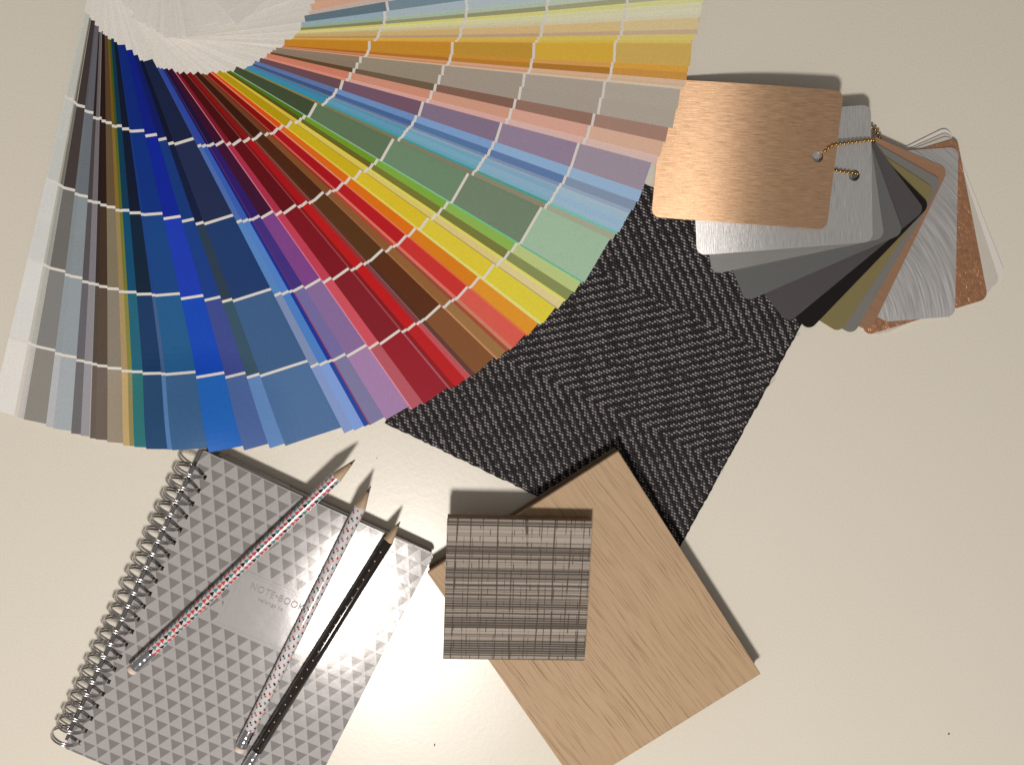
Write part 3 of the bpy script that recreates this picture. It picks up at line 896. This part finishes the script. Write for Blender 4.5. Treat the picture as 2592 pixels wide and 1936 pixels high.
def pencil(label, tip, leadb, woodb, ferr, erase, end, style):
    PR = 0.0034 if style == 'gold' else 0.0037
    zc_ = ZN + PR + 0.0006
    T = up(*tip, zc_); E = up(*end, zc_)
    zt_, ze_ = zc_ + lean(max(0.03, (inv @ T).x)), zc_ + lean(max(0.02, (inv @ E).x))
    T = up(*tip, zt_); E = up(*end, ze_)
    ax = (T - E).normalized(); sd = Vector((0, 0, 1)).cross(ax).normalized(); az = ax.cross(sd)
    def along(px): return (up(*px, zc_) - E).dot(ax)
    total = (T - E).length
    a_l, a_w, a_f, a_e = along(leadb), along(woodb), along(ferr), along(erase)
    po = empty('pencil', (E.x, E.y, E.z - PR))
    tag(po, label, 'pencil', 'pencils on the notebook')
    mw = Matrix.Identity(4)
    for k, vec in enumerate((ax, sd, az)):
        for r in range(3): mw[r][k] = vec[r]
    mw.translation = E
    def lathe(name, prof, mt, n=20, wob=None):
        V, Fc = [], []
        for i, (x, r) in enumerate(prof):
            for k in range(n):
                an = 2 * math.pi * k / n
                xx = x + (wob(k, i) if wob else 0)
                V.append((xx, r * math.cos(an), r * math.sin(an)))
        for i in range(len(prof) - 1):
            for k in range(n):
                Fc.append([i * n + k, i * n + (k + 1) % n, (i + 1) * n + (k + 1) % n, (i + 1) * n + k][::-1])
        Fc.append([k for k in range(n)]); Fc.append([(len(prof) - 1) * n + k for k in range(n)][::-1])
        return mesh(name, V, Fc, mt, po, smooth=False if len(prof) < 2 else True, mw=mw)
    # painted barrel
    n = 20
    L0, L1 = a_f, a_w
    if style == 'triangles':
        nc, rows = 7, int((L1 - L0) / 0.0034)
        V, Fc, ix = [], [], []
        for i in range(rows + 1):
            x = L0 + (L1 - L0) * i / rows
            for k in range(nc * 2):
                an = 2 * math.pi * k / (nc * 2)
                V.append((x, PR * math.cos(an), PR * math.sin(an)))
        nn = nc * 2
        seq = [1, 1, 2, 3, 1, 2, 1, 1, 2, 2]
        for i in range(rows):
            for k in range(nc):
                k0, km, k1 = 2 * k, 2 * k + 1, (2 * k + 2) % nn
                a0, am, a1 = i * nn + k0, i * nn + km, i * nn + k1
                b0, bm_, b1 = a0 + nn, am + nn, a1 + nn
                colr = (1, 1, 3 if k % 3 else 2, 2)[(i + 2 * k) % 4]
                # a little triangle pointing along the barrel in every cell
                Fc.append([a0, am, bm_]); Fc.append([am, a1, bm_]); Fc.append([a0, bm_, b0]); Fc.append([a1, b1, bm_])
                ix += [colr, colr, 0, 0]
        Fc = [q[::-1] for q in Fc]
        mesh('barrel', V, Fc, [M_pw, M_pr, M_pt, M_pk], po, idx=ix, smooth=True, mw=mw)
    else:
        bar = lathe('barrel', [(L0, PR), ((L0 + L1) / 2, PR), (L1 - 0.0004, PR), (L1, PR * 0.97)], M_pw if style == 'dots' else M_pk, 28)
        V, Fc, ix = [], [], []
        def dotc(x, an, r, mi):
            k0 = len(V); nn = 8
            V.append((x, (PR + 3e-5) * math.cos(an), (PR + 3e-5) * math.sin(an)))
            for k in range(nn):
                t = 2 * math.pi * k / nn
                aa = an + r * math.sin(t) / PR
                V.append((x + r * math.cos(t), (PR + 2e-5) * math.cos(aa), (PR + 2e-5) * math.sin(aa)))
            for k in range(nn):
                Fc.append([k0, k0 + 1 + k, k0 + 1 + (k + 1) % nn][::-1]); ix.append(mi)
        if style == 'dots':
            st = 0.0024
            for i in range(int((L1 - L0) / st)):
                for k in range(7):
                    x = L0 + (i + 0.5) * st + (k % 2) * st * 0.5 + 0.0003 * math.sin(k * 2.1)
                    if x > L1 - 0.0006: continue
                    an = 2 * math.pi * k / 7 + 0.55 * (i % 3)
                    dotc(x, an, 0.00076, (0, 1, 0, 2, 1, 0, 2)[(k + 2 * i) % 7])
            mesh('printed_dots', V, Fc, [M_pr, M_pk, M_pt], po, idx=ix, mw=mw)
        else:
            st = 0.0070
            for i in range(int((L1 - L0) / st)):
                for k in range(3):
                    dotc(L0 + (i + 0.5 + 0.5 * (k % 2)) * st, 2 * math.pi * k / 3 + 1.35, 0.00045, 0)
            mesh('printed_dots', V, Fc, [M_gold], po, idx=ix, mw=mw)
    wob = lambda k, i: (0.0007 * abs(math.sin(k * math.pi * 3 / 20)) if i == 0 else 0)
    lathe('sharpened_wood', [(a_w - 0.0003, PR * 0.985), (a_w + 0.0006, PR * 0.92), (a_l, PR * 0.30)], M_wood, 20, wob)
    lathe('lead', [(a_l, PR * 0.29), (total - 0.0006, PR * 0.09), (total, PR * 0.03)], M_lead, 12)
    prof = []
    fl = a_f - a_e
    for k in range(17):
        t = k / 16
        r = PR * (1.02 + 0.035 * math.sin(t * math.pi * 8) * (0.25 < t < 0.8))
        prof.append((a_e + fl * t, r))
    fo = lathe('ferrule', prof, M_ferr, 24)
    for k in range(10):     # crimp dents
        an = 2 * math.pi * k / 10
        for t in (0.28, 0.66):
            pass
    lathe('eraser', [(0, PR * 0.80), (0.0005, PR * 0.92), (a_e, PR * 0.95)], M_erase, 20)
    return po
pencil('pencil wrapped in red, teal and black triangles on the notebook', (899, 1163), (890, 1172.5), (853.5, 1204.4), (391.5, 1647), (344, 1685), (331, 1697.7), 'triangles')
pencil('white pencil with red, black and teal dots on the notebook', (939, 1229), (932, 1243.5), (912, 1280), (637.8, 1842.4), (614, 1884), (605, 1899), 'dots')
pencil('black pencil with tiny gold dots on the notebook', (1013.3, 1318.8), (1008, 1330.5), (984, 1368), (654, 1896.7), (625, 1940), (616, 1955), 'gold')

# ------------------------------------------------------------------ metal finish samples on a bead chain
def sp_(x, y): return (1600 + x / 2.23, 120 + y / 2.23)
M_cop = brushed('brushed_rose_copper', (0.72, 0.44, 0.265), 95, False, 0.35, 0.46)
M_sil = brushed('brushed_silver', (0.88, 0.865, 0.85), 95, True, 0.33, 0.36, rot=0.25)
M_g1 = brushed('satin_grey', (0.52, 0.52, 0.505), 60, False, 0.42, 0.10)
M_g2 = brushed('satin_slate', (0.30, 0.305, 0.30), 60, False, 0.45, 0.12)
M_g3 = brushed('satin_graphite', (0.20, 0.185, 0.19), 60, False, 0.45, 0.14)
M_blk = brushed('satin_black', (0.035, 0.030, 0.030), 60, False, 0.4, 0.2)
M_gld = brushed('satin_gold', (0.50, 0.42, 0.19), 60, False, 0.38, 0.08)
M_g4 = brushed('warm_grey', (0.45, 0.43, 0.40), 60, False, 0.42, 0.08)
M_cp2 = brushed('cross_brushed_copper', (0.66, 0.38, 0.235), 40, True, 0.34, 0.26)
M_swl = brushed('swirl_brushed_aluminium', (0.74, 0.73, 0.725), 60, False, 0.36, 0.26, swirl=True)
M_ham = brushed('hammered_copper', (0.74, 0.38, 0.215), 60, False, 0.30, 0.14, hammer=True, metal=0.85)
M_wh1 = plain('pearl_white', (0.66, 0.62, 0.55), 0.3, 0.1, 0.5, 0.03)
M_wh2 = plain('gloss_white', (0.78, 0.745, 0.70), 0.25, 0.0, 0.5, 0.02)
ring = empty('metal_sample_set', up(2190, 380, 0))
tag(ring, 'set of rounded metal finish plates strung on a brass bead chain, copper plate on top', 'metal samples')
# (corner at the hole end, far corner, material, label) top plate first
PL = [
 ((1098, 1030), (108, 958), M_cop, 'brushed rose copper plate with a hole near its edge'),
 ((1358, 1098), (366, 1174), M_sil, 'brushed silver plate under the copper one'),
 ((1425, 1078), (455, 1282), M_g1, 'light satin grey plate'),
 ((1533, 1050), (640, 1437), M_g2, 'blue grey satin plate'),
 ((1655, 918), (880, 1558), M_g3, 'graphite grey plate'),
 ((1685, 890), (1000, 1600), M_blk, 'black plate'),
 ((1712, 800), (1172, 1612), M_gld, 'dull gold plate'),
 ((1752, 750), (1250, 1622), M_g4, 'warm grey plate'),
 ((1786, 690), (1345, 1602), M_cp2, 'cross-brushed copper plate'),
 ((1843, 562), (1822, 1518), M_swl, 'swirl-brushed aluminium plate'),
 ((1834, 512), (2010, 1418), M_ham, 'hammered copper plate'),
 ((1800, 492), (2042, 1372), M_wh1, 'pearl white plate'),
 ((1790, 472), (2078, 1330), M_wh1, 'pearl white plate'),
 ((1782, 446), (2112, 1290), M_wh2, 'gloss white plate, lowest of the set'),
]
PWd = 0.0
plates = []
TH = 0.0008
holes_w = []
for k, (c_, d_, mt, lb) in enumerate(PL):
    rank = len(PL) - 1 - k
    zh = TH + 0.0004 + rank * 0.00088
    zf = TH + 0.0006 + rank * 0.0001
    if k == 0: zh, zf = 0.0152, 0.0019
    Cw = up(*sp_(*c_), zh); Dw = up(*sp_(*d_), zf)
    ex = (Dw - Cw); ln = ex.length; ex.normalize()
    ex = ex.normalized()
    side_ = Vector((0, 0, 1)).cross(ex).normalized()      # local +y
    ez = ex.cross(side_)
    mw = Matrix.Identity(4)
    for q, vec in enumerate((ex, side_, ez)):
        for r in range(3): mw[r][q] = vec[r]
    mw.translation = Cw
    Wp, Hp = ln, 0.0822
    outl = round_poly([(0, 0), (Wp, 0), (Wp, -Hp), (0, -Hp)], 0.0052, 7)
    hc = (0.0108, -Hp / 2 - (0.0018 if k == 0 else 0))
    hole = [(hc[0] + 0.0034 * math.cos(t * math.pi / 12), hc[1] + 0.0034 * math.sin(t * math.pi / 12)) for t in range(24)]
    me = plate_mesh('sample_plate', outl, [hole], -TH, 0, mt)
    if k < 2:          # the thin top plates are slightly bowed
        bmp_ = bmesh.new(); bmp_.from_mesh(me)
        for q in range(1, 28):
            bmesh.ops.bisect_plane(bmp_, geom=bmp_.verts[:] + bmp_.edges[:] + bmp_.faces[:], plane_co=(Wp * q / 28, 0, 0), plane_no=(1, 0, 0))
        bmp_.to_mesh(me); bmp_.free()
        for v_ in me.vertices:
            v_.co.z += 0.0032 * math.sin(math.pi * max(0.0, min(1.0, v_.co.x / Wp)))
        me.polygons.foreach_set('use_smooth', [True] * len(me.polygons))
        me.set_sharp_from_angle(angle=0.6)
    o = link('sample_plate', me, ring, mw)
    o['label'] = lb
    holes_w.append(mw @ Vector((hc[0], hc[1], 0)))
# bead chain
M_brass = plain('brass_beads', (0.46, 0.29, 0.10), 0.22, 1.0, 0.5, 0.1, 900)
def cp(x, y): return (1900 + x / 5.5075, 230 + y / 5.5075)
runs = [
 [(cp(1000, 985), 0.0105), (cp(1018, 935), 0.0125), (cp(1012, 880), 0.0142), (cp(1045, 825), 0.0150), (cp(1100, 782), 0.0154), (cp(1165, 748), 0.0154), (cp(1235, 738), 0.0150), (cp(1310, 732), 0.0148), (cp(1375, 722), 0.0146),
  (cp(1450, 712), 0.0143), (cp(1520, 703), 0.0141), (cp(1595, 694), 0.0137), (cp(1650, 688), 0.0131), (cp(1695, 686), 0.0118), (cp(1722, 694), 0.0095), (cp(1722, 705), 0.0065)],
 [(cp(1080, 1095), 0.0131), (cp(1170, 1102), 0.0131), (cp(1235, 1118), 0.0131), (cp(1305, 1128), 0.0131), (cp(1375, 1135), 0.0129), (cp(1440, 1145), 0.0122), (cp(1490, 1155), 0.0105), (cp(1490, 1165), 0.0070)],
 [(cp(1640, 480), 0.0030), (cp(1692, 512), 0.0032), (cp(1742, 548), 0.0032), (cp(1779, 595), 0.0032), (cp(1805, 655), 0.0030), (cp(1845, 705), 0.0028), (cp(1895, 760), 0.0026), (cp(1940, 800), 0.0024)],
]
bm = bmesh.new(); bmesh.ops.create_icosphere(bm, subdivisions=2, radius=0.00118)
bead_me = bpy.data.meshes.new('bead'); bm.to_mesh(bead_me); bm.free()
bead_me.materials.append(M_brass); bead_me.polygons.foreach_set('use_smooth', [True] * len(bead_me.polygons))
chain_pts = []
V, Fc = [], []
for run in runs:
    pts = [up(px[0], px[1], z) for px, z in run]
    v, f = tube(pts, 0.00035, 6)
    o0 = len(V); V += list(v); Fc += [[x + o0 for x in q] for q in f]
    # beads at even steps
    d = 0.0; step = 0.00262
    nxt = 0.0
    for a_, b_ in zip(pts[:-1], pts[1:]):
        Ls = (b_ - a_).length
        while nxt <= d + Ls:
            chain_pts.append(a_.lerp(b_, (nxt - d) / Ls)); nxt += step
        d += Ls
chain = mesh('bead_chain', V, Fc, M_brass, ring)
for p in chain_pts:
    bo = bpy.data.objects.new('bead', bead_me); C.objects.link(bo)
    bo.parent = chain
    bo.matrix_parent_inverse = chain.matrix_world.inverted()
    bo.location = p

# ------------------------------------------------------------------ specks on the table
M_crumb = plain('crumb', (0.07, 0.055, 0.045), 0.7)
def crumb(px, r, stretch, rot, label):
    bm = bmesh.new(); bmesh.ops.create_icosphere(bm, subdivisions=1, radius=r)
    for v_ in bm.verts:
        v_.co *= random.uniform(0.8, 1.2)
        v_.co.x *= stretch; v_.co.z *= 0.7
    me = bpy.data.meshes.new('crumb'); bm.to_mesh(me); bm.free(); me.materials.append(M_crumb)
    p = up(*px, 0); o = link('crumb', me, None, Matrix.Translation((p.x, p.y, r * 0.55)) @ Matrix.Rotation(rot, 4, 'Z'))
    tag(o, label, 'crumb')
crumb((1100, 1884), 0.00045, 2.2, math.radians(75), 'tiny dark splinter on the table left of the oak board near the bottom edge')
crumb((2401, 1856), 0.0006, 1.3, math.radians(20), 'tiny dark crumb alone on the table right of the oak board')
crumb((953.5, 1159.5), 0.0003, 1.2, 0.3, 'tiny dark speck on the table beyond the pencil tips')
